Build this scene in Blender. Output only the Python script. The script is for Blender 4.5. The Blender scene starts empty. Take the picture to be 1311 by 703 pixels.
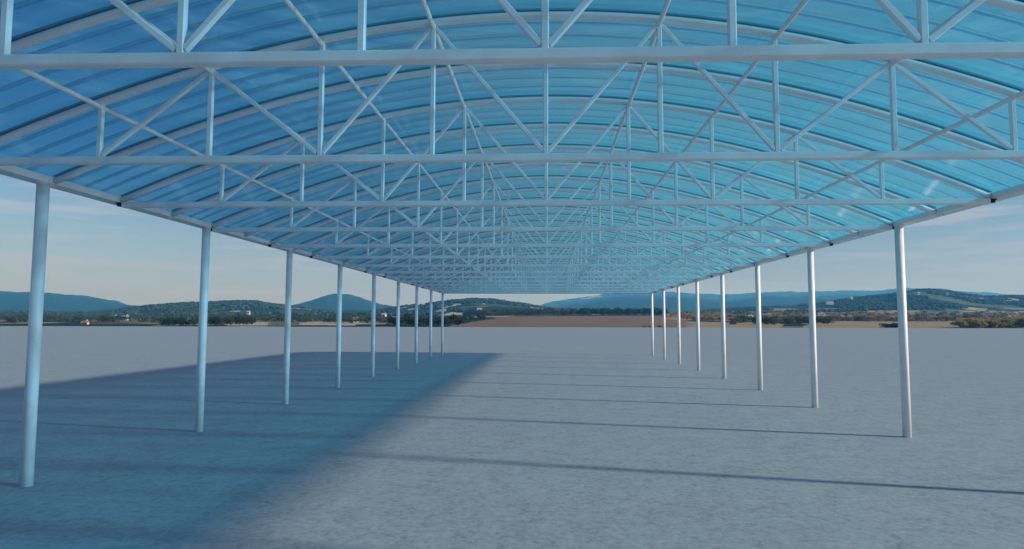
import bpy, math, random
import numpy as np
from mathutils import Vector, Matrix, noise as mnoise

R = math.radians
scene = bpy.context.scene
COL = scene.collection
rng = random.Random(7)
nrng = np.random.default_rng(11)

# ------------------------------------------------------------------ tuning
SUN_EL = 21.3
SUN_AZ = math.atan2(0.975, -0.222)      # clockwise from +Y: sun to the right, a little behind
SUN_STR = 4.9
SKY_STR = 0.083
EXPOSURE = 0.05
HAZE = 2.2e-4

# ------------------------------------------------------------------ helpers
def link(o, parent=None):
    COL.objects.link(o)
    if parent is not None:
        o.parent = parent
    return o

def tag(o, label=None, cat=None, group=None, kind=None):
    if label: o['label'] = label
    if cat: o['category'] = cat
    if group: o['group'] = group
    if kind: o['kind'] = kind
    return o

def empty(name, loc=(0, 0, 0), rz=0.0, parent=None):
    o = bpy.data.objects.new(name, None)
    o.empty_display_size = 0.3
    o.location = loc
    o.rotation_euler = (0, 0, rz)
    return link(o, parent)

class MB:
    """collects vertices and faces; build() links them as one mesh object"""
    def __init__(self):
        self.v, self.f, self.m, self.s = [], [], [], []
    def add(self, vs, fs, mi=0, smooth=False):
        b = len(self.v)
        self.v.extend([tuple(p) for p in vs])
        for f in fs:
            self.f.append([b + i for i in f]); self.m.append(mi); self.s.append(smooth)
    def sweep(self, pts, section, up=(0, 0, 1), mi=0, smooth=False, cap=True, closed=True):
        """sweep a 2D section (list of (a,b)) along pts; a along side, b along up"""
        n = len(pts); k = len(section); vs = []
        P = [Vector(p) for p in pts]
        for i in range(n):
            t = (P[min(i + 1, n - 1)] - P[max(i - 1, 0)]).normalized()
            u = Vector(up)
            if abs(t.dot(u)) > 0.98: u = Vector((0, 1, 0)) if abs(t.y) < .9 else Vector((1, 0, 0))
            side = t.cross(u).normalized(); u2 = side.cross(t).normalized()
            for a, b in section: vs.append(P[i] + side * a + u2 * b)
        fs = []
        for i in range(n - 1):
            for j in range(k if closed else k - 1):
                a = i * k + j; b = i * k + (j + 1) % k
                fs.append((a, a + k, b + k, b))
        self.add(vs, fs, mi, smooth)
        if cap and closed:
            b0 = len(self.v) - len(vs)
            self.f.append([b0 + j for j in range(k)]); self.m.append(mi); self.s.append(False)
            self.f.append([b0 + (n - 1) * k + j for j in range(k)][::-1]); self.m.append(mi); self.s.append(False)
    def bar(self, p, q, w, h=None, mi=0, up=(0, 0, 1)):
        self.sweep([p, q], rsec(w, h or w), up, mi)
    def tube(self, pts, r, k=14, mi=0, up=(0, 0, 1)):
        self.sweep(pts, [(r * math.cos(2 * math.pi * i / k), r * math.sin(2 * math.pi * i / k)) for i in range(k)], up, mi, True)
    def box(self, c, s, mi=0, bev=0.0):
        x, y, z = s[0] / 2, s[1] / 2, s[2] / 2
        self.sweep([(c[0], c[1] - y, c[2]), (c[0], c[1] + y, c[2])], rsec(s[0], s[2], bev), (0, 0, 1), mi)
    def mesh(self, name, mats):
        me = bpy.data.meshes.new(name)
        me.from_pydata(self.v, [], self.f)
        for m in mats: me.materials.append(m)
        me.polygons.foreach_set('material_index', self.m)
        me.polygons.foreach_set('use_smooth', self.s)
        me.update()
        return me
    def build(self, name, mats, parent=None):
        if not isinstance(mats, (list, tuple)): mats = [mats]
        return link(bpy.data.objects.new(name, self.mesh(name, mats)), parent)

def rsec(w, h, c=None):
    """rectangular section with small chamfered corners"""
    if c is None: c = min(w, h) * 0.13
    a, b = w / 2, h / 2
    if c <= 0: return [(-a, -b), (a, -b), (a, b), (-a, b)]
    return [(-a + c, -b), (a - c, -b), (a, -b + c), (a, b - c), (a - c, b), (-a + c, b), (-a, b - c), (-a, -b + c)]

def copy_tree(o, parent=None):
    c = o.copy(); link(c)
    if parent is not None: c.parent = parent
    for ch in list(o.children): copy_tree(ch, c)
    return c

# ------------------------------------------------------------------ materials
def mat(name):
    m = bpy.data.materials.new(name); m.use_nodes = True
    nt = m.node_tree
    return m, nt, nt.nodes, nt.links, nt.nodes.get('Principled BSDF'), nt.nodes.get('Material Output')

def nd(ns, t, **kw):
    n = ns.new(t)
    for k, v in kw.items():
        if k in n.inputs: n.inputs[k].default_value = v
        else: setattr(n, k, v)
    return n

def ramp(ns, stops):
    n = ns.new('ShaderNodeValToRGB'); e = n.color_ramp.elements
    while len(e) < len(stops): e.new(0.5)
    for i, (p, c) in enumerate(stops):
        e[i].position = p; e[i].color = (c[0], c[1], c[2], 1)
    return n

def paint(name, c, rough=0.38, var=0.06, scale=3.0):
    m, nt, ns, ls, bs, out = mat(name)
    tc = nd(ns, 'ShaderNodeNewGeometry')
    n1 = nd(ns, 'ShaderNodeTexNoise', Scale=scale, Detail=6.0, Roughness=0.6)
    ls.new(tc.outputs['Position'], n1.inputs['Vector'])
    r = ramp(ns, [(0.3, [x * (1 - var * 2) for x in c]), (0.62, c)])
    ls.new(n1.outputs['Fac'], r.inputs['Fac']); ls.new(r.outputs['Color'], bs.inputs['Base Color'])
    rr = nd(ns, 'ShaderNodeMapRange'); rr.inputs['To Min'].default_value = rough - .08; rr.inputs['To Max'].default_value = rough + .14
    ls.new(n1.outputs['Fac'], rr.inputs['Value']); ls.new(rr.outputs['Result'], bs.inputs['Roughness'])
    return m

STEEL = paint('white_painted_steel', (0.87, 0.86, 0.88))
EAVE = paint('white_gutter_steel', (0.82, 0.82, 0.84), 0.4, 0.08, 2.0)
RUBBER = paint('black_rubber', (0.012, 0.013, 0.015), 0.55)
GAP_SHADE = paint('dark_gap_shade', (0.14, 0.36, 0.48), 0.6)  # dark teal painted in for the shadow between arch and sheet

def sheet_material():
    m, nt, ns, ls, bs, out = mat('blue_polycarbonate')
    ns.remove(bs)
    geo = nd(ns, 'ShaderNodeNewGeometry')
    n1 = nd(ns, 'ShaderNodeTexNoise', Scale=0.9, Detail=5.0)
    mp = nd(ns, 'ShaderNodeMapping'); mp.inputs['Scale'].default_value = (1, 2.2, 1)
    ls.new(geo.outputs['Position'], mp.inputs['Vector']); ls.new(mp.outputs['Vector'], n1.inputs['Vector'])
    tr = nd(ns, 'ShaderNodeBsdfTransparent'); tr.inputs['Color'].default_value = SHEET_T
    tl = nd(ns, 'ShaderNodeBsdfTranslucent'); tl.inputs['Color'].default_value = SHEET_L
    df = nd(ns, 'ShaderNodeBsdfDiffuse'); df.inputs['Color'].default_value = SHEET_D
    gl = nd(ns, 'ShaderNodeBsdfGlossy', Roughness=0.13)
    gl.inputs['Color'].default_value = (1, 1, 1, 1)
    mA = nd(ns, 'ShaderNodeMixShader', Fac=0.42); ls.new(tl.outputs[0], mA.inputs[1]); ls.new(df.outputs[0], mA.inputs[2])
    mB = nd(ns, 'ShaderNodeMixShader')
    # haze inside the sheet: the flatter the ray, the longer its way through the plastic
    lw = nd(ns, 'ShaderNodeLayerWeight', Blend=0.5)
    def mth(op, a, b=None):
        n = nd(ns, 'ShaderNodeMath', operation=op)
        for q, v in enumerate((a, b)):
            if v is None: continue
            if isinstance(v, (int, float)): n.inputs[q].default_value = v
            else: ls.new(v, n.inputs[q])
        return n.outputs[0]
    cosv = mth('MAXIMUM', mth('SUBTRACT', 1.0, lw.outputs['Facing']), 0.03)
    rr = nd(ns, 'ShaderNodeMapRange'); rr.inputs['To Min'].default_value = -SHEET_MIX * .7; rr.inputs['To Max'].default_value = -SHEET_MIX * 1.3
    ls.new(n1.outputs['Fac'], rr.inputs['Value'])
    ls.new(mth('SUBTRACT', 1.0, mth('EXPONENT', mth('DIVIDE', rr.outputs['Result'], cosv))), mB.inputs['Fac'])
    ls.new(tr.outputs[0], mB.inputs[1]); ls.new(mA.outputs[0], mB.inputs[2])
    fr = nd(ns, 'ShaderNodeFresnel', IOR=1.75)
    mC = nd(ns, 'ShaderNodeMixShader'); ls.new(fr.outputs[0], mC.inputs['Fac'])
    ls.new(mB.outputs[0], mC.inputs[1]); ls.new(gl.outputs[0], mC.inputs[2])
    ls.new(mC.outputs[0], out.inputs['Surface'])
    return m

SHEET_T = (0.17, 0.58, 0.86, 1)
SHEET_L = (0.12, 0.78, 0.86, 1)
SHEET_D = (0.60, 0.72, 0.76, 1)
SHEET_MIX = 0.19
SHEET = sheet_material()
SHEET_T, SHEET_L, SHEET_D, SHEET_MIX = (0.22, 0.55, 0.72, 1), (0.42, 0.62, 0.72, 1), (0.35, 0.5, 0.6, 1), 0.6
GABLE = sheet_material(); GABLE.name = 'pale_polycarbonate'

def slab_material():
    m, nt, ns, ls, bs, out = mat('blue_grey_concrete')
    geo = nd(ns, 'ShaderNodeNewGeometry')
    big = nd(ns, 'ShaderNodeTexNoise', Scale=0.35, Detail=5.0, Roughness=0.55)
    med = nd(ns, 'ShaderNodeTexNoise', Scale=2.1, Detail=7.0, Roughness=0.62, Distortion=0.6)
    fin = nd(ns, 'ShaderNodeTexNoise', Scale=9.0, Detail=8.0, Roughness=0.76)
    for n in (big, med, fin): ls.new(geo.outputs['Position'], n.inputs['Vector'])
    def scaled(n, a):
        s = nd(ns, 'ShaderNodeMath', operation='SUBTRACT'); s.inputs[1].default_value = 0.5
        ls.new(n.outputs['Fac'], s.inputs[0])
        k = nd(ns, 'ShaderNodeMath', operation='MULTIPLY'); k.inputs[1].default_value = a
        ls.new(s.outputs[0], k.inputs[0]); return k
    a, b, c = scaled(big, 0.12), scaled(med, 0.55), scaled(fin, 1.25)
    s1 = nd(ns, 'ShaderNodeMath', operation='ADD'); ls.new(a.outputs[0], s1.inputs[0]); ls.new(b.outputs[0], s1.inputs[1])
    s2 = nd(ns, 'ShaderNodeMath', operation='ADD'); ls.new(s1.outputs[0], s2.inputs[0]); ls.new(c.outputs[0], s2.inputs[1])
    s3 = nd(ns, 'ShaderNodeMath', operation='ADD'); s3.inputs[1].default_value = 0.5; ls.new(s2.outputs[0], s3.inputs[0])
    r = ramp(ns, [(0.2, [x * .56 for x in SLAB_C]), (0.47, SLAB_C), (0.8, [x * 1.3 for x in SLAB_C])])
    ls.new(s3.outputs[0], r.inputs['Fac'])
    blot = nd(ns, 'ShaderNodeTexNoise', Scale=2.2, Detail=5.0, Roughness=0.7, Distortion=0.4); ls.new(geo.outputs['Position'], blot.inputs['Vector'])
    br = ramp(ns, [(0.33, (0.84, 0.85, 0.86)), (0.45, (1, 1, 1))]); ls.new(blot.outputs['Fac'], br.inputs['Fac'])
    bm_ = nd(ns, 'ShaderNodeMix', data_type='RGBA', blend_type='MULTIPLY'); bm_.inputs['Factor'].default_value = 1.0
    ls.new(r.outputs['Color'], bm_.inputs['A']); ls.new(br.outputs['Color'], bm_.inputs['B'])
    ls.new(bm_.outputs['Result'], bs.inputs['Base Color'])
    bs.inputs['Roughness'].default_value = 0.6
    bs.inputs['Specular IOR Level'].default_value = 0.35
    bp = nd(ns, 'ShaderNodeBump', Strength=0.35, Distance=0.02); ls.new(s2.outputs[0], bp.inputs['Height'])
    ls.new(bp.outputs['Normal'], bs.inputs['Normal'])
    return m
SLAB_C = (0.252, 0.318, 0.358)
SLAB = slab_material()

def soil(name, c1, c2, stripes=0.0, scale=0.03):
    m, nt, ns, ls, bs, out = mat(name)
    geo = nd(ns, 'ShaderNodeNewGeometry')
    n1 = nd(ns, 'ShaderNodeTexNoise', Scale=scale, Detail=8.0, Roughness=0.65)
    ls.new(geo.outputs['Position'], n1.inputs['Vector'])
    r = ramp(ns, [(0.32, c1), (0.68, c2)])
    src = n1.outputs['Fac']
    if stripes:
        w = nd(ns, 'ShaderNodeTexWave', Scale=0.12, Distortion=3.0, Detail=3.0); w.bands_direction = 'Y'
        ls.new(geo.outputs['Position'], w.inputs['Vector'])
        mx = nd(ns, 'ShaderNodeMath', operation='MULTIPLY_ADD'); mx.inputs[1].default_value = stripes
        ls.new(w.outputs['Fac'], mx.inputs[0]); ls.new(n1.outputs['Fac'], mx.inputs[2]); src = mx.outputs[0]
    ls.new(src, r.inputs['Fac']); ls.new(r.outputs['Color'], bs.inputs['Base Color'])
    bs.inputs['Roughness'].default_value = 0.95; bs.inputs['Specular IOR Level'].default_value = 0.1
    return m
PLOUGHED = soil('ploughed_soil', (0.15, 0.10, 0.066), (0.215, 0.148, 0.10), 0.15)
STUBBLE = soil('dry_stubble', (0.235, 0.175, 0.10), (0.33, 0.255, 0.15), 0.12)
PALE = soil('pale_dry_field', (0.34, 0.30, 0.22), (0.46, 0.41, 0.30))

def countryside():
    """forest floor, meadow and field patchwork seen from afar"""
    m, nt, ns, ls, bs, out = mat('countryside')
    geo = nd(ns, 'ShaderNodeNewGeometry')
    vor = nd(ns, 'ShaderNodeTexVoronoi', Scale=0.006); vor.feature = 'F1'
    wr = nd(ns, 'ShaderNodeTexNoise', Scale=0.004, Detail=3.0)
    add = nd(ns, 'ShaderNodeVectorMath', operation='MULTIPLY_ADD'); add.inputs[1].default_value = (180, 180, 180)
    ls.new(geo.outputs['Position'], wr.inputs['Vector'])
    ls.new(wr.outputs['Color'], add.inputs[0]); ls.new(geo.outputs['Position'], add.inputs[2])
    fl = nd(ns, 'ShaderNodeVectorMath', operation='MULTIPLY'); fl.inputs[1].default_value = (1, 0.55, 0)
    ls.new(add.outputs[0], fl.inputs[0]); ls.new(fl.outputs[0], vor.inputs['Vector'])
    sep = nd(ns, 'ShaderNodeSeparateColor'); ls.new(vor.outputs['Color'], sep.inputs['Color'])
    r = ramp(ns, [(0.0, (0.020, 0.046, 0.030)), (0.50, (0.026, 0.056, 0.034)), (0.60, (0.06, 0.105, 0.06)), (0.74, (0.11, 0.15, 0.085)), (0.86, (0.19, 0.18, 0.10)), (0.95, (0.30, 0.26, 0.16))])
    r.color_ramp.interpolation = 'CONSTANT'
    ls.new(sep.outputs['Red'], r.inputs['Fac'])
    n1 = nd(ns, 'ShaderNodeTexNoise', Scale=0.035, Detail=9.0, Roughness=0.7); ls.new(geo.outputs['Position'], n1.inputs['Vector'])
    hr = ramp(ns, [(0.3, (0.45, 0.45, 0.45)), (0.7, (1.25, 1.25, 1.25))]); ls.new(n1.outputs['Fac'], hr.inputs['Fac'])
    mx = nd(ns, 'ShaderNodeMix', data_type='RGBA', blend_type='MULTIPLY'); mx.inputs['Factor'].default_value = 1.0
    ls.new(r.outputs['Color'], mx.inputs['A']); ls.new(hr.outputs['Color'], mx.inputs['B'])
    ls.new(mx.outputs['Result'], bs.inputs['Base Color'])
    bs.inputs['Roughness'].default_value = 0.95; bs.inputs['Specular IOR Level'].default_value = 0.05
    bp = nd(ns, 'ShaderNodeBump', Strength=0.8, Distance=6.0); ls.new(n1.outputs['Fac'], bp.inputs['Height']); ls.new(bp.outputs['Normal'], bs.inputs['Normal'])
    return m
LAND = countryside()
FARLAND = soil('distant_forest', (0.008, 0.034, 0.032), (0.018, 0.050, 0.042), 0, 0.012)

def foliage(name, c1, c2, c3):
    m, nt, ns, ls, bs, out = mat(name)
    oi = nd(ns, 'ShaderNodeObjectInfo'); geo = nd(ns, 'ShaderNodeNewGeometry')
    n1 = nd(ns, 'ShaderNodeTexNoise', Scale=0.05, Detail=4.0); ls.new(geo.outputs['Position'], n1.inputs['Vector'])
    a = nd(ns, 'ShaderNodeMath', operation='MULTIPLY_ADD'); a.inputs[1].default_value = 0.35; ls.new(oi.outputs['Random'], a.inputs[0]); ls.new(n1.outputs['Fac'], a.inputs[2])
    b = nd(ns, 'ShaderNodeMath', operation='MULTIPLY_ADD'); b.inputs[1].default_value = 0.35; ls.new(geo.outputs['Random Per Island'], b.inputs[0]); ls.new(a.outputs[0], b.inputs[2])
    r = ramp(ns, [(0.45, c1), (0.8, c2), (1.15 if False else 1.0, c3)]); ls.new(b.outputs[0], r.inputs['Fac'])
    ls.new(r.outputs['Color'], bs.inputs['Base Color'])
    bs.inputs['Roughness'].default_value = 0.8; bs.inputs['Specular IOR Level'].default_value = 0.15
    tl = nd(ns, 'ShaderNodeBsdfTranslucent'); ls.new(r.outputs['Color'], tl.inputs['Color'])
    mx = nd(ns, 'ShaderNodeMixShader', Fac=0.4); ls.new(bs.outputs[0], mx.inputs[1]); ls.new(tl.outputs[0], mx.inputs[2]); ls.new(mx.outputs[0], out.inputs['Surface'])
    return m
F_DARK = foliage('dark_green_leaves', (0.022, 0.036, 0.020), (0.032, 0.050, 0.026), (0.05, 0.07, 0.03))
F_MID = foliage('green_leaves', (0.042, 0.058, 0.026), (0.08, 0.098, 0.04), (0.135, 0.135, 0.055))
F_WARM = foliage('olive_leaves', (0.13, 0.115, 0.036), (0.25, 0.20, 0.06), (0.36, 0.27, 0.08))
F_DRY = foliage('dry_brown_leaves', (0.11, 0.078, 0.04), (0.18, 0.125, 0.065), (0.25, 0.17, 0.085))
F_HILL = foliage('hill_forest_leaves', (0.028, 0.056, 0.034), (0.042, 0.078, 0.044), (0.07, 0.105, 0.055))
BARK = soil('bark', (0.05, 0.038, 0.028), (0.09, 0.07, 0.05), 0, 3.0)
WALLW = paint('white_render', (0.56, 0.55, 0.52), 0.8)
WALLP = paint('pink_render', (0.52, 0.42, 0.37), 0.8)
WALLC = paint('cream_render', (0.66, 0.58, 0.46), 0.8)
ROOFR = paint('red_tiles', (0.26, 0.17, 0.13), 0.8)
ROOFG = paint('grey_roof', (0.42, 0.43, 0.45), 0.6)
WINDOW = paint('dark_window', (0.03, 0.04, 0.05), 0.15)

# ------------------------------------------------------------------ camera
CAMX, CAMH, F, PITCH, YAW, ROLL = 0.014, 2.4952, 850.0, 0.0742, 0.0353, 0.002
cam = bpy.data.cameras.new('camera'); co = link(bpy.data.objects.new('camera', cam))
cam.sensor_width = 36.0; cam.sensor_fit = 'HORIZONTAL'; cam.lens = F / 1311 * 36
cam.shift_x = -14.7 / 1311; cam.shift_y = -2.85 / 1311
cam.clip_start = 0.05; cam.clip_end = 30000
fwd = Vector((-math.sin(YAW) * math.cos(PITCH), math.cos(YAW) * math.cos(PITCH), math.sin(PITCH)))
right = Vector((math.cos(YAW), math.sin(YAW), 0)); up = right.cross(fwd)
c, s = math.cos(ROLL), math.sin(ROLL)
r2 = right * c + up * s; u2 = up * c - right * s
M = Matrix((r2, u2, -fwd)).transposed().to_4x4(); M.translation = (CAMX, 0, CAMH)
co.matrix_world = M
scene.camera = co

# ------------------------------------------------------------------ sky and sun
world = bpy.data.worlds.new('World'); scene.world = world; world.use_nodes = True
wn, wl = world.node_tree.nodes, world.node_tree.links
bg = wn.get('Background')
sky = wn.new('ShaderNodeTexSky'); sky.sky_type = 'NISHITA'; sky.sun_disc = False
sky.sun_elevation = R(SUN_EL); sky.sun_rotation = SUN_AZ; sky.altitude = 300; sky.air_density = 1.1; sky.dust_density = 0.7; sky.ozone_density = 2.5
tc = wn.new('ShaderNodeTexCoord')
mp = wn.new('ShaderNodeMapping'); mp.inputs['Scale'].default_value = (1.0, 1.0, 13.0)
wl.new(tc.outputs['Generated'], mp.inputs['Vector'])
cn = wn.new('ShaderNodeTexNoise'); cn.inputs['Scale'].default_value = 4.6; cn.inputs['Detail'].default_value = 7; cn.inputs['Roughness'].default_value = 0.55
wl.new(mp.outputs['Vector'], cn.inputs['Vector'])
cr = wn.new('ShaderNodeValToRGB'); cr.color_ramp.elements[0].position = 0.50; cr.color_ramp.elements[0].color = (0, 0, 0, 1)
cr.color_ramp.elements[1].position = 0.66; cr.color_ramp.elements[1].color = (0.42, 0.42, 0.42, 1)
wl.new(cn.outputs['Fac'], cr.inputs['Fac'])
mixc = wn.new('ShaderNodeMix'); mixc.data_type = 'RGBA'
wl.new(cr.outputs['Color'], mixc.inputs['Factor']); wl.new(sky.outputs['Color'], mixc.inputs['A'])
mixc.inputs['B'].default_value = (8.0, 6.9, 6.8, 1)
sx = wn.new('ShaderNodeSeparateXYZ'); wl.new(tc.outputs['Generated'], sx.inputs['Vector'])
hz = wn.new('ShaderNodeMapRange'); hz.interpolation_type = 'SMOOTHSTEP'
hz.inputs['From Min'].default_value = 0.16; hz.inputs['From Max'].default_value = 0.0; hz.inputs['To Min'].default_value = 0.0; hz.inputs['To Max'].default_value = 0.72
wl.new(sx.outputs['Z'], hz.inputs['Value'])
mixh = wn.new('ShaderNodeMix'); mixh.data_type = 'RGBA'; mixh.inputs['B'].default_value = (5.0, 5.3, 6.3, 1)
wl.new(hz.outputs['Result'], mixh.inputs['Factor']); wl.new(mixc.outputs['Result'], mixh.inputs['A'])
tint = wn.new('ShaderNodeMix'); tint.data_type = 'RGBA'; tint.blend_type = 'MULTIPLY'; tint.inputs['Factor'].default_value = 1.0
tint.inputs['B'].default_value = (0.85, 0.975, 1.15, 1)
wl.new(mixh.outputs['Result'], tint.inputs['A']); wl.new(tint.outputs['Result'], bg.inputs['Color'])
bg.inputs['Strength'].default_value = SKY_STR

sl = bpy.data.lights.new('sun', 'SUN'); sl.energy = SUN_STR; sl.angle = R(2.6); sl.color = (1.0, 0.955, 0.89)
so = link(bpy.data.objects.new('sun', sl))
e = R(SUN_EL); tosun = Vector((math.sin(SUN_AZ) * math.cos(e), math.cos(SUN_AZ) * math.cos(e), math.sin(e)))
so.rotation_euler = tosun.to_track_quat('Z', 'Y').to_euler()
so.location = tosun * 60

# ------------------------------------------------------------------ canopy
W2, HC, PANEL = 7.87, 4.625, 1.49
T0, DT = 5.19, 10 / 3
Y0, Y1 = T0 - 2.5 * DT, T0 + 13.5 * DT
def arch_z(x): return 6.54 - 0.0332 * x * x + 5.5e-5 * x ** 4
def arch_pts(xm, dz=0.0, n=48, y=0.0):
    out = []
    for i in range(n + 1):
        x = -xm + 2 * xm * i / n
        sl_ = -0.0664 * x + 2.2e-4 * x ** 3
        L = math.hypot(1, sl_)
        out.append((x - sl_ / L * dz, y, arch_z(x) + dz / L))
    return out

canopy = tag(empty('canopy', (0, (Y0 + Y1) / 2, 0)), 'long open canopy with white steel trusses, round posts and a curved blue translucent roof', 'canopy')
CY = (Y0 + Y1) / 2
def rel(o):           # parts are modelled in world metres: shift them into the canopy's frame
    o.location.y -= CY; return o

# posts
b = MB(); b.tube([(0, 0, -0.02), (0, 0, 4.665)], 0.089, 28)
post = b.build('column', STEEL, canopy)
bp_ = MB(); bp_.tube([(0, 0, 4.635), (0, 0, 4.663)], 0.098, 24)
capo = bp_.build('top_collar', STEEL, post)
post.location = (-W2, 0 - CY, 0)
for n in range(0, 11):
    for sx in (-1, 1):
        o = post if (n == 0 and sx == -1) else copy_tree(post, canopy)
        o.location = (sx * W2, 5.0 * n - CY, 0)

# eave beams: gutter channel on the posts
for sx in (-1, 1):
    b = MB()
    xi, xo = 7.83, 8.12
    pr = [(xi, 4.665), (xi + .012, 4.665), (xo - .012, 4.665), (xo, 4.677), (xo, 4.80), (xo - .02, 4.80), (xo - .02, 4.69), (xi + .02, 4.69), (xi + .02, 4.77), (xi, 4.77)]
    vs = []; k = len(pr)
    for y in (Y0 - .15, Y1 + .15): vs += [(sx * x, y, z) for x, z in pr]
    fs = [(j, (j + 1) % k, k + (j + 1) % k, k + j) for j in range(k)]
    if sx < 0: fs = [f[::-1] for f in fs]
    fs += [(0, 1, 2, 7), (2, 3, 4, 5), (2, 5, 6, 7), (0, 7, 8, 9)] + [tuple(k + i for i in f) for f in ((0, 7, 2, 1), (2, 5, 4, 3), (2, 7, 6, 5), (0, 9, 8, 7))]
    b.add(vs, fs)
    rel(b.build('eave_beam', EAVE, canopy))

# roof trusses
AR, AT = 0.046, 0.046
truss = empty('roof_truss', (0, 0, 0), 0, canopy)
b = MB(); b.tube(arch_pts(7.82), 0.05, 12, 0, (0, 1, 0)); b.build('top_chord', STEEL, truss)
b = MB(); b.bar((-7.80, 0, HC), (7.80, 0, HC), 0.10, 0.10); b.build('bottom_chord', STEEL, truss)
for n in range(-4, 5):
    x = n * PANEL
    b = MB(); b.bar((x, 0, HC + .045), (x, 0, arch_z(x) - .03), 0.062, 0.062, 0, (1, 0, 0)); b.build('vertical', STEEL, truss)
def node(n):
    x = n * PANEL
    return (x, 0, HC + .05) if n % 2 == 0 else (x, 0, arch_z(x) - .05)
for n in (-4, -3, -2, -1, 0, 1, 2, 3):
    p, q = Vector(node(n)), Vector(node(n + 1))
    d = (q - p).normalized()
    b = MB(); b.bar(p + d * .05, q - d * .05, 0.055, 0.055, 0, (0, 1, 0)); b.build('diagonal', STEEL, truss)
for sx in (-1, 1):
    b = MB()
    b.tube([(sx * 7.86, 0, 4.664), (sx * 7.86, 0, 4.60)], 0.05, 6); b.tube([(sx * 7.86, 0, 4.66), (sx * 7.86, 0, 4.648)], 0.07, 16)
    b.build('bolt', RUBBER, truss)
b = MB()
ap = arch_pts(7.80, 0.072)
b.sweep([(x, -0.02, z) for x, y, z in ap], [(-.022, -.012), (.022, -.012), (.022, .012), (-.022, .012)], (0, 0, 1)); b.build('gap_shade_strip', GAP_SHADE, truss)  # added dark strip stands in for the shaded gap above the chord
for k in range(-2, 14):
    o = truss if k == -2 else copy_tree(truss, canopy)
    o.location = (0, T0 + DT * k - CY, 0)

# arched ribs between the trusses
b = MB(); b.tube(arch_pts(7.82), 0.05, 12, 0, (0, 1, 0)); rib = b.build('arch_rib', STEEL, canopy)
b = MB(); b.sweep([(x, -0.02, z) for x, y, z in ap], [(-.022, -.012), (.022, -.012), (.022, .012), (-.022, .012)], (0, 0, 1)); b.build('gap_shade_strip', GAP_SHADE, rib)  # same added strip: gap shadow above the rib, painted as colour
b = MB()
for sx in (-1, 1): b.box((sx * 7.93, 0, 4.655), (0.10, 0.12, 0.028))
b.build('bracket', EAVE, rib)
for k in range(-3, 14):
    o = rib if k == -3 else copy_tree(rib, canopy)
    o.location = (0, T0 + DT * (k + .5) - CY, 0)

# purlins
for n in range(-4, 5):
    x = n * PANEL
    b = MB(); b.tube([(x, Y0 - .1, arch_z(x) - .075), (x, Y1 + .1, arch_z(x) - .075)], 0.032, 12)
    rel(b.build('purlin', STEEL, canopy))

# roof sheets: one bay each, flat pans with three raised ribs and lapped edges
BAY = DT / 2
def sheet_mesh():
    b = MB(); N = 56
    base = arch_pts(8.02, 0.098, N); topo = arch_pts(8.02, 0.098 + .045, N)
    def strip(prof):
        vs = []
        for i in range(N + 1):
            for (y, t) in prof:
                vs.append(tuple(base[i][j] * (1 - t) + topo[i][j] * t if j != 1 else y for j in range(3)))
        k = len(prof); fs = []
        for i in range(N):
            for j in range(k - 1): fs.append((i * k + j, i * k + j + 1, (i + 1) * k + j + 1, (i + 1) * k + j))
        b.add(vs, fs, 0, True)
    strip([(0.0, 0), (BAY, 0)])
    for q in (1, 2, 3):
        yc = BAY * q / 4
        strip([(yc - .024, 0.08), (yc - .014, 1), (yc + .014, 1), (yc + .024, 0.08)])
    return b.mesh('roof_sheet', [SHEET])
sm = sheet_mesh()
nb = round((Y1 - Y0) / BAY)
for i in range(nb):
    o = link(bpy.data.objects.new('roof_sheet', sm), canopy)
    o.location = (0, Y0 + BAY * i - CY, 0)

# gable sheet closing the far end above the bottom chord
b = MB()
gp = arch_pts(7.95, 0.08, 56)
vs = []
for i, (x, y, z) in enumerate(gp):
    rb = 0.02 * (1 if i % 4 < 2 else 0)
    vs += [(x, Y1 + .12 + rb, 4.60), (x, Y1 + .12 + rb, max(z, 4.66))]
b.add(vs, [(2 * i, 2 * i + 2, 2 * i + 3, 2 * i + 1) for i in range(len(gp) - 1)])
rel(b.build('gable_sheet', GABLE, canopy))

# ------------------------------------------------------------------ slab
SX, SYN, SYF = 420.0, -160.0, 300.0
b = MB()
b.sweep([(0, SYN, -0.25), (0, SYF, -0.25)], [(-SX, -.25), (SX, -.25), (SX, .25), (-SX, .25)])
tag(b.build('concrete_ground', SLAB), kind='structure')

# ------------------------------------------------------------------ countryside terrain
HOR = 411.8
def pl(tab):
    a = np.array(tab, float); return lambda u: np.interp(u, a[:, 0], a[:, 1])
NEAR = pl([(0, 416), (560, 415), (660, 412), (860, 413.5), (1311, 414)])
FIELD = pl([(0, 412), (250, 412), (480, 411), (560, 409), (620, 406.2), (700, 405), (860, 405.8), (930, 408), (1060, 409), (1311, 409)])
BELT = pl([(0, 408), (300, 407), (560, 405), (700, 402.5), (850, 402), (1000, 402), (1311, 402)])
MID = pl([(-300, 394), (0, 399.5), (60, 400), (115, 401), (150, 397.5), (165, 394.5), (190, 392), (215, 390.5), (255, 388.5), (300, 386.5), (328, 386.5), (342, 389),
          (370, 391.5), (400, 395), (430, 399), (475, 399.5), (500, 395), (520, 392), (545, 388.5), (580, 385), (605, 383), (627, 383), (650, 386), (670, 388.5),
          (691, 392.5), (720, 396.5), (760, 399), (850, 399), (920, 396), (970, 393), (1030, 390), (1060, 386.5), (1100, 380.5), (1140, 375.5), (1170, 371), (1190, 370),
          (1205, 371), (1230, 374.5), (1260, 378.5), (1280, 378.5), (1311, 377.5), (1700, 385)])
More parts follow.
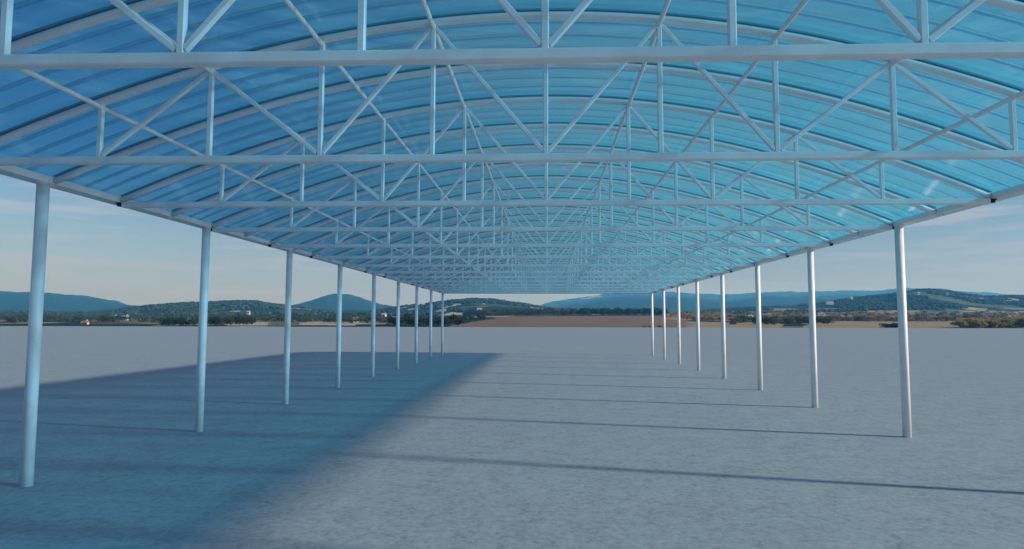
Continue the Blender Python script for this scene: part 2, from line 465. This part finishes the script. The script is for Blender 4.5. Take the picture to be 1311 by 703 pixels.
FAR = pl([(-300, 380), (0, 376), (45, 376), (75, 376.5), (100, 379), (125, 383.5), (140, 387), (165, 391.5), (190, 395), (300, 396), (340, 394), (370, 392), (388, 389.5),
          (400, 385), (412, 380.5), (424, 379), (444, 379), (462, 383), (475, 386), (490, 390.5), (510, 394), (600, 394), (670, 393), (690, 391), (712, 386.5), (740, 382.5), (770, 378.5),
          (800, 376), (830, 374.3), (870, 374.5), (900, 376.5), (925, 378.5), (950, 377), (980, 374), (1060, 373.5), (1120, 371.5), (1150, 370), (1200, 370), (1311, 378), (1700, 375)])
DEPS = np.array([300, 430, 640, 950, 1800, 2400, 3700, 4700, 6700, 8000], float)
def fbm(x, y, sc, oc=4):
    out = np.zeros(len(x)); 
    for i in range(len(x)):
        out[i] = mnoise.fractal(Vector((x[i] / sc, y[i] / sc, 3.7)), 0.9, 2.1, oc)
    return out
def polar(X, Y):
    th = np.arctan2(X, Y) + YAW
    thc = np.clip(th, -0.9, 0.9)
    u = 670.2 + F * np.tan(thc)
    dep = np.hypot(X, Y) * np.cos(thc)
    return u, dep
RS = pl([(640, 0), (700, 1)])
def height(X, Y, rough=None):
    u, dep = polar(X, Y)
    ys = [np.full_like(u, HOR + 8.5), NEAR(u), FIELD(u), BELT(u), MID(u) + 2.0, np.maximum(MID(u) + 7, FAR(u) + 8), FAR(u) + 9 * RS(u), FAR(u) + 6, FAR(u) + 8 * (1 - RS(u)), FAR(u) + 8]
    Hs = np.array([CAMH + (HOR - y) / F * d for y, d in zip(ys, DEPS)])
    d = np.clip(dep, DEPS[0], DEPS[-1])
    i = np.clip(np.searchsorted(DEPS, d) - 1, 0, len(DEPS) - 2)
    t = (d - DEPS[i]) / (DEPS[i + 1] - DEPS[i])
    sm_ = t * t * (3 - 2 * t); w = np.where(i >= 3, sm_, t)
    k = np.arange(len(u)); H = Hs[i, k] * (1 - w) + Hs[i + 1, k] * w
    if rough is not None: H = H + rough * np.clip((dep - 700) / 3000, 0, 1)
    dx = np.maximum(np.abs(X) - SX, 0); dy = np.maximum(np.maximum(Y - SYF, SYN - Y), 0)
    out = np.hypot(dx, dy)
    g = np.clip(out / 60, 0, 1); g = g * g * (3 - 2 * g)
    return -0.35 * (1 - g) + np.maximum(H, -0.3) * g
def hpt(x, y): return float(height(np.array([x]), np.array([y]))[0])

ths = np.concatenate([np.linspace(-math.pi, -0.85, 50)[:-1], np.linspace(-0.85, 0.85, 700), np.linspace(0.85, math.pi, 50)[1:]])
rs = np.concatenate([[90, 180, 260], np.geomspace(298, 1000, 60), np.geomspace(1010, 9800, 95)])
TH, RR = np.meshgrid(ths - YAW, rs, indexing='ij')
X = (RR * np.sin(TH)).ravel(); Y = (RR * np.cos(TH)).ravel()
rough = fbm(X, Y, 210.0, 5) * 8.0 + fbm(X, Y, 55.0, 3) * 4.0 + np.clip((np.hypot(X, Y) - 2500) / 1500, 0, 1) * (fbm(X, Y, 330.0, 4) * 16.0 + fbm(X, Y, 38.0, 2) * 5.0)
Z = height(X, Y, rough)
nt_, nr_ = len(ths), len(rs)
a = (np.arange(nt_ - 1)[:, None] * nr_ + np.arange(nr_ - 1)[None, :]).ravel()
faces = np.stack([a, a + 1, a + nr_ + 1, a + nr_], 1)
me = bpy.data.meshes.new('countryside')
me.vertices.add(len(X)); me.vertices.foreach_set('co', np.stack([X, Y, Z], 1).ravel())
me.loops.add(faces.size); me.loops.foreach_set('vertex_index', faces.ravel())
me.polygons.add(len(faces)); me.polygons.foreach_set('loop_start', np.arange(len(faces)) * 4)
for m in (LAND, PLOUGHED, STUBBLE, PALE, FARLAND): me.materials.append(m)
cx_ = X[faces].mean(1); cy_ = Y[faces].mean(1); uu, dd = polar(cx_, cy_)
mi = np.where(dd > 2500, 4, 0)
wob = np.array([mnoise.noise(Vector((x / 60, y / 60, 0))) for x, y in zip(cx_, cy_)])
uw = uu + wob * 14; dw = dd + wob * 40
left_edge = 560 + np.clip((dd - 300) / 200, 0, 1.2) * 60
mi[(dd < 690) & (uw > left_edge) & (uw < 885)] = 1
mi[(dd < 480) & (uw > 880) & (uw < 1000)] = 2
mi[(dd < 560) & (uw > 1030) & (uw < 1235)] = 2
dry = np.array([mnoise.noise(Vector((x / 45, y / 70, 4))) for x, y in zip(cx_, cy_)])
mi[(dd > 540) & (dd < 1250) & (uu > 850) & (dry > -0.02)] = 2
mi[(dd > 540) & (dd < 1250) & (uu > 850) & (dry > 0.28)] = 3
mi[(dd > 340) & (dd < 1100) & (uu < 545) & (dry > 0.22)] = 2
mi[(dd > 900) & (dd < 1850) & (uu < 850) & (dry > 0.36)] = 3
mi[(dw > 640) & (dw < 760) & (uw > 600) & (uw < 650)] = 3
mi[(dw > 720) & (dw < 980) & (uw > 845) & (uw < 940)] = 2
mi[(dw > 700) & (dw < 900) & (uw > 1055) & (uw < 1125)] = 2
mi[(dw > 380) & (dw < 560) & (uw > 295) & (uw < 345)] = 3
mi[(dw > 380) & (dw < 560) & (uw > 385) & (uw < 460)] = 3
mi[(dw > 1640) & (dw < 1800) & (uw > 174) & (uw < 206)] = 3
mi[(dw > 1450) & (dw < 1950) & (uw > 1272) & (uw < 1330)] = 3
mi[(dw > 700) & (dw < 900) & (uw > 1250) & (uw < 1330)] = 3
mi[(dw > 6000) & (dw < 6350) & (uw > 748) & (uw < 770)] = 3
me.polygons.foreach_set('material_index', mi)
me.polygons.foreach_set('use_smooth', np.ones(len(faces), bool))
me.update(); me.validate()
tag(link(bpy.data.objects.new('terrain', me)), kind='structure')

def at_px(u, dep):
    """ground point in the direction of picture column u at the given depth"""
    th = math.atan((u - 670.2) / F); r = dep / math.cos(th)
    x, y = r * math.sin(th - YAW), r * math.cos(th - YAW)
    return x, y, hpt(x, y)

# ------------------------------------------------------------------ vegetation
def leaf_cloud(seed, n, w, h, size, base=0.12):
    """leaf clumps filling an uneven crown: several lobes, gaps between them"""
    r = np.random.default_rng(seed)
    nl = 7
    lobes = np.stack([r.uniform(-.55, .55, nl) * w * .5, r.uniform(-.55, .55, nl) * w * .5, r.uniform(.32, .8, nl) * h], 1)
    lr = r.uniform(.22, .36, nl)
    if base < .05: lobes[:, 2] = r.uniform(.14, .72, nl) * h
    i = r.integers(0, nl, n)
    d = r.normal(size=(n, 3)); d /= np.linalg.norm(d, axis=1)[:, None]
    rad = r.uniform(.35, 1.0, n) ** .6
    c = lobes[i] + d * (rad * lr[i])[:, None] * np.array([w, w, h * .75])
    c[:, 2] = np.clip(c[:, 2], base * h, None)
    a = r.normal(size=(n, 3)); a /= np.linalg.norm(a, axis=1)[:, None]
    bvec = np.cross(a, r.normal(size=(n, 3))); bvec /= np.linalg.norm(bvec, axis=1)[:, None]
    s = size * r.uniform(.6, 1.5, n)[:, None]
    v = np.stack([c - a * s, c + bvec * s * .7, c + a * s, c - bvec * s * .7], 1)
    return v.reshape(-1, 3)
def quads_mesh(name, V, mats):
    n = len(V) // 4
    me = bpy.data.meshes.new(name)
    me.vertices.add(len(V)); me.vertices.foreach_set('co', V.ravel())
    me.loops.add(n * 4); me.loops.foreach_set('vertex_index', np.arange(n * 4))
    me.polygons.add(n); me.polygons.foreach_set('loop_start', np.arange(n) * 4)
    for m in mats: me.materials.append(m)
    me.update(); return me
def trunk_mesh(h, r):
    b = MB()
    b.sweep([(0, 0, -0.6), (0.05, 0, h * .25), (-.04, .05, h * .5)], [(r * math.cos(t), r * math.sin(t)) for t in np.linspace(0, 2 * math.pi, 8)[:-1]], (0, 1, 0), 0, True)
    for k in range(4):
        t = k * 1.7
        b.sweep([(0, 0, h * (.22 + .06 * k)), (math.cos(t) * h * .25, math.sin(t) * h * .25, h * (.5 + .05 * k))], [(r * .4, 0), (0, r * .4), (-r * .4, 0), (0, -r * .4)], (0, 0, 1))
    return b.mesh('trunk', [BARK])
TRUNK = trunk_mesh(8.0, 0.22); SHORT = trunk_mesh(3.0, 0.10)
def crown_set(m, shrub=False):
    out = []
    for q in range(4):
        V = leaf_cloud(q + (50 if shrub else 0), 520 if not shrub else 620, 8.0 if not shrub else 4.6, 8.6 if not shrub else 3.2, .46 if not shrub else .24, .16 if not shrub else .02)
        out.append(quads_mesh('crown', V, [m]))
    return out
CR_DARK, CR_MID, CR_WARM = crown_set(F_DARK), crown_set(F_MID), crown_set(F_WARM)
SH_WARM, SH_DRY, SH_DARK, SH_MID = crown_set(F_WARM, True), crown_set(F_DRY, True), crown_set(F_DARK, True), crown_set(F_MID, True)

def plant(name, crowns, trunk, x, y, z, sc, label, cat, group, sq=1.0):
    o = empty(name, (x, y, z), rng.uniform(0, 6.28))
    o.scale = (sc * sq, sc * sq, sc)
    tag(o, label, cat, group)
    link(bpy.data.objects.new('crown', rng.choice(crowns)), o)
    link(bpy.data.objects.new('trunk', trunk), o)
    return o
def row(name, crowns, trunk, u0, u1, d0, d1, n, s0, s1, label, cat, group, sq=1.0):
    for i in range(n):
        u = u0 + (u1 - u0) * (i + rng.uniform(.15, .85)) / n
        x, y, z = at_px(u, rng.uniform(d0, d1))
        plant(name, crowns, trunk, x, y, z - .1, rng.uniform(s0, s1), label, cat, group, sq)

row('broadleaf_tree', CR_DARK, TRUNK, 208, 300, 335, 365, 14, .42, .62, 'dark green tree in the low belt beyond the slab, left of the second left post', 'tree', 'dark trees beyond the slab at left', 1.15)
row('broadleaf_tree', CR_DARK, TRUNK, 300, 328, 365, 400, 5, .55, .72, 'dark green tree behind the small pale field, right of the second left post', 'tree', 'dark trees right of the second left post', 1.1)
row('broadleaf_tree', CR_DARK, TRUNK, 496, 590, 330, 380, 17, .60, .80, 'dark green tree in the dense clump beside the left end of the brown field', 'tree', 'dark clump at the end of the brown field', 1.1)
row('broadleaf_tree', CR_DARK, TRUNK, 575, 625, 470, 520, 6, .45, .6, 'dark green tree at the tapering tip of the clump behind the brown field', 'tree', 'trees at the tip of the dark clump', 1.1)
row('broadleaf_tree', CR_MID, TRUNK, 612, 760, 700, 740, 24, .75, 1.05, 'green tree in the belt along the far edge of the brown field', 'tree', 'tree belt behind the brown field', 1.1)
row('broadleaf_tree', CR_DARK, TRUNK, 745, 850, 700, 740, 20, .9, 1.2, 'tall dark green tree in the belt at the right end of the brown field', 'tree', 'tall tree belt right of the brown field', 1.1)
row('green_bush', SH_MID, SHORT, 938, 1060, 400, 520, 26, 1.1, 1.9, 'green bush in the scrub between the second and fourth right posts', 'bush', 'green scrub between the right posts', 1.25)
row('olive_shrub', SH_WARM, SHORT, 1226, 1316, 322, 350, 20, 1.2, 1.9, 'yellow green shrub in the thicket beyond the slab at the far right', 'shrub', 'yellow green thicket at right', 1.15)
row('dry_shrub', SH_DRY, SHORT, 1000, 1225, 540, 600, 30, 1.2, 1.9, 'brownish shrub in the row behind the orange stubble field', 'shrub', 'brown shrubs behind the stubble field', 1.2)
for uu_, ss_ in ((1133, .85), (1139, 1.0), (1145, .8)):
    x, y, z = at_px(uu_, 325)
    plant('low_shrub', SH_DARK, SHORT, x, y, z - .15, ss_, 'low dark shrub on the orange stubble field, just left of the nearest right post', 'shrub', 'dark shrubs on the stubble field', 1.5)
row('low_shrub', SH_WARM, SHORT, 816, 850, 322, 330, 3, .35, .5, 'tiny shrub at the slab edge beside the farthest right post', 'shrub', 'tiny shrubs at the slab edge', 1.3)

def merge_leaves(name, spots, seeds, n, w, h, size, m, label):
    base = [leaf_cloud(sd, n, w, h, size) for sd in seeds]
    out = []
    for i, (x, y, z, sc) in enumerate(spots):
        V = base[i % len(base)] * sc; t = rng.uniform(0, 6.28)
        ca, sa = math.cos(t), math.sin(t)
        out.append(np.stack([V[:, 0] * ca - V[:, 1] * sa + x, V[:, 0] * sa + V[:, 1] * ca + y, V[:, 2] + z], 1))
    o = link(bpy.data.objects.new(name, quads_mesh(name, np.concatenate(out), [m])))
    return tag(o, label, 'woodland', None, 'stuff')
def scatter(u0, u1, d0, d1, n, s0, s1, keep=0.0, sc=70.0):
    out = []
    while len(out) < n:
        u = rng.uniform(u0, u1); d = rng.uniform(d0, d1)
        x, y, z = at_px(u, d)
        if keep and mnoise.noise(Vector((x / sc, y / sc, 9.1))) < keep - .5: continue
        out.append((x, y, z - .2, rng.uniform(s0, s1)))
    return out
merge_leaves('woodland', scatter(-60, 500, 420, 1000, 620, .35, .75, .45), range(100, 106), 120, 10, 8.5, .75, F_HILL, 'green wooded plain below the hills on the left')
merge_leaves('woodland', scatter(600, 860, 760, 1100, 200, .7, 1.1, .3), range(110, 116), 110, 10, 9, .8, F_DARK, 'woodland behind the tree belt of the brown field')
merge_leaves('woodland', scatter(850, 1380, 600, 1150, 250, .4, .85, .58), range(120, 126), 110, 10, 8.5, .8, F_MID, 'patchy green woods and hedges across the plain on the right')
merge_leaves('woodland', scatter(850, 1380, 560, 1050, 380, .35, .75, .5, 50), range(140, 146), 100, 10, 7.5, .8, F_WARM, 'olive and yellowing groves across the plain on the right')
merge_leaves('scrub', scatter(860, 1330, 520, 900, 420, .3, .65, .35, 40), range(130, 136), 90, 10, 6.5, .8, F_DRY, 'brown scrub between the dry fields on the right')

# forest on the hills: low-poly crowns, each a few metres across
def lump_proto(seed):
    import bmesh
    bm = bmesh.new(); bmesh.ops.create_icosphere(bm, subdivisions=1, radius=1.0)
    r = random.Random(seed)
    for v in bm.verts: v.co *= r.uniform(.72, 1.2)
    bm.verts.ensure_lookup_table()
    V = np.array([v.co[:] for v in bm.verts]); Fc = np.array([[l.index for l in f.verts] for f in bm.faces]); bm.free()
    return V, Fc
PROTO = [lump_proto(i) for i in range(5)]
def forest(name, u0, u1, d0, d1, n, s0, s1, keep, sc, label):
    us = nrng.uniform(u0, u1, n * 3); ds = np.sqrt(nrng.uniform(d0 * d0, d1 * d1, n * 3))
    th = np.arctan((us - 670.2) / F); r = ds / np.cos(th)
    x, y = r * np.sin(th - YAW), r * np.cos(th - YAW)
    nz = np.array([mnoise.noise(Vector((a / sc, b / sc, 5.5))) for a, b in zip(x, y)])
    ok = np.where(nz > keep)[0][:n]
    x, y = x[ok], y[ok]
    z = height(x, y, fbm(x, y, 210.0, 5) * 8.0)
    Vs, Fs, b0 = [], [], 0
    for i in range(len(x)):
        V, Fc = PROTO[i % 5]; s_ = nrng.uniform(s0, s1)
        Vs.append(V * np.array([s_, s_, s_ * nrng.uniform(.7, 1.2)]) + np.array([x[i], y[i], z[i] + s_ * .5])); Fs.append(Fc + b0); b0 += len(V)
    Vs = np.concatenate(Vs); Fs = np.concatenate(Fs)
    me = bpy.data.meshes.new(name)
    me.vertices.add(len(Vs)); me.vertices.foreach_set('co', Vs.ravel())
    me.loops.add(Fs.size); me.loops.foreach_set('vertex_index', Fs.ravel())
    me.polygons.add(len(Fs)); me.polygons.foreach_set('loop_start', np.arange(len(Fs)) * 3)
    me.materials.append(F_HILL); me.update()
    tag(link(bpy.data.objects.new(name, me)), label, 'forest', None, 'stuff')
forest('hill_forest', -80, 460, 1050, 1850, 6500, 2.2, 4.6, 0.02, 80, 'forest patches over the middle hill on the left')
forest('hill_forest', 440, 780, 1050, 1850, 5200, 2.2, 4.6, -0.02, 80, 'forest patches over the dark hill behind the brown field')
forest('hill_forest', 900, 1400, 1150, 1850, 5200, 2.2, 4.6, 0.03, 80, 'forest patches over the green hill on the right')

# ------------------------------------------------------------------ houses in the countryside
def house(u, dep, w, d, h, wall, roof, rz, label, up=0.0):
    x, y, z = at_px(u, dep)
    o = empty('house', (x, y, z + up), rz); tag(o, label, 'house')
    b = MB(); b.box((0, 0, h / 2 - .5), (w, d, h + 1), 0, .02)
    b.add([(-w / 2, -d / 2, h), (-w / 2, d / 2, h), (-w / 2, 0, h + d * .32), (w / 2, -d / 2, h), (w / 2, d / 2, h), (w / 2, 0, h + d * .32)], [(0, 2, 1), (3, 4, 5)])
    b.build('wall', wall, o)
    b = MB(); t = .18
    for sy in (-1, 1):
        p = [(0, h + d * .32 + .06), (sy * (d / 2 + .4), h - .25 + .06), (sy * (d / 2 + .4), h - .25 + t + .06), (0, h + d * .32 + t + .06)]
        vs = [(xx, a_, b_) for xx in (-w / 2 - .35, w / 2 + .35) for a_, b_ in p]
        b.add(vs, [(0, 1, 5, 4), (1, 2, 6, 5), (2, 3, 7, 6), (0, 3, 2, 1), (4, 5, 6, 7)])
    rf = b.build('roof', roof, o)
    b = MB(); b.box((w * .22, d * .12, h + d * .36), (.7, .7, 1.6), 0, .02); b.build('chimney', wall, rf)
    nwin = max(2, int(w / 3.5))
    for i in range(nwin):
        b = MB(); b.box((-w / 2 + w * (i + .5) / nwin, -d / 2 - .02, h * .55), (1.1, .08, 1.3), 0, .02); b.build('window', WINDOW, o)
    b = MB(); b.box((w * .02, -d / 2 - .025, 1.0), (1.0, .09, 2.0), 0, .02); b.build('door', BARK, o)
    return o
hs = [
 (111, 400, 3.2, 2.6, 1.2, WALLP, ROOFR, .2, 'low pinkish house at the slab edge, right of the nearest left post', 0),
 (148, 640, 4.3, 3.7, 2.5, WALLW, ROOFG, -.3, 'small white house among trees, left one of the two between the first two left posts', 1.5),
 (162, 650, 5.0, 3.7, 2.5, WALLW, ROOFG, .2, 'small white house among trees, right one of the two between the first two left posts', 1.5),
 (319, 900, 3.4, 3.4, 2.6, WALLW, ROOFG, .1, 'bright white house above the dark trees right of the second left post', 5),
 (456, 520, 5.6, 3.7, 2.4, WALLP, ROOFR, .3, 'pinkish house with red roof at the edge of the pale field on the left', 0),
 (492, 700, 4.3, 3.7, 3.0, WALLW, ROOFG, -.2, 'white house left of the dark clump by the brown field', 2),
 (614, 900, 6.2, 4.3, 3.4, WALLW, ROOFG, .1, 'large white house above the tree belt at the left end of the brown field', 5),
 (648, 1000, 5.0, 4.3, 3.0, WALLC, ROOFG, .5, 'cream house above the tree belt left of the canopy ridge line', 4),
 (692, 1100, 6.2, 4.3, 3.4, WALLC, ROOFG, -.2, 'cream house at the foot of the dark hill, straight below the canopy ridge', 4),
 (748, 1500, 5.3, 4.0, 4.8, WALLW, ROOFG, 0, 'tall white building in front of the pale blue ridge, behind the brown field', 3),
 (824, 1400, 10.5, 4.5, 3.6, WALLC, ROOFG, .1, 'long pale building above the tall tree belt near the farthest right post', 4),
 (960, 560, 3.7, 3.2, 2.4, WALLW, ROOFG, .1, 'small white hut among trees left of the third right post', 1.0),
 (981, 620, 7.4, 3.7, 2.4, WALLP, ROOFR, -.1, 'pinkish house with red roof right of the third right post', 2.0),
 (1050, 720, 7.4, 4.3, 2.7, WALLP, ROOFR, .2, 'low pink house with red roof right of the second right post', 2.0),
 (1062, 1450, 15.3, 5.0, 3.6, WALLW, ROOFG, .05, 'long white building on the rise right of the second right post', 4),
 (1090, 1600, 5.7, 4.5, 3.6, WALLW, ROOFG, .3, 'white building on the slope between the first two right posts', 4),
 (1176, 1450, 4.8, 4.0, 3.0, WALLW, ROOFG, .1, 'white house on the green hill just right of the nearest right post', 5),
 (1213, 1450, 4.0, 4.0, 3.6, WALLW, ROOFG, -.2, 'white house on the right flank of the green hill', 5),
]
for a_ in hs: house(*a_[:8], a_[8], a_[9])

# ------------------------------------------------------------------ air
if HAZE:
    b = MB(); b.sweep([(0, -1500, 135), (0, 10500, 135)], [(-8500, -137), (8500, -137), (8500, 155), (-8500, 155)])
    m, nt, ns, ls, bs, out = mat('air'); ns.remove(bs)
    pv = nd(ns, 'ShaderNodeVolumePrincipled'); pv.inputs['Color'].default_value = (0.09, 0.46, 1.0, 1)
    pv.inputs['Density'].default_value = HAZE; pv.inputs['Absorption Color'].default_value = (1, 1, 1, 1); pv.inputs['Anisotropy'].default_value = 0.1
    ls.new(pv.outputs[0], out.inputs['Volume'])
    tag(b.build('haze', m), 'thin blue haze over the countryside', 'haze', None, 'stuff')

# ------------------------------------------------------------------ render settings
scene.render.engine = 'CYCLES'
cy = scene.cycles
cy.max_bounces = 10; cy.diffuse_bounces = 4; cy.glossy_bounces = 3; cy.transmission_bounces = 6; cy.transparent_max_bounces = 40
cy.volume_bounces = 0; cy.use_denoising = True
cy.sample_clamp_indirect = 6.0
vs_ = scene.view_settings
scene.display_settings.display_device = 'sRGB'
vs_.view_transform = 'Standard'; vs_.look = 'None'; vs_.exposure = EXPOSURE; vs_.gamma = 1.0; vs_.use_curve_mapping = False
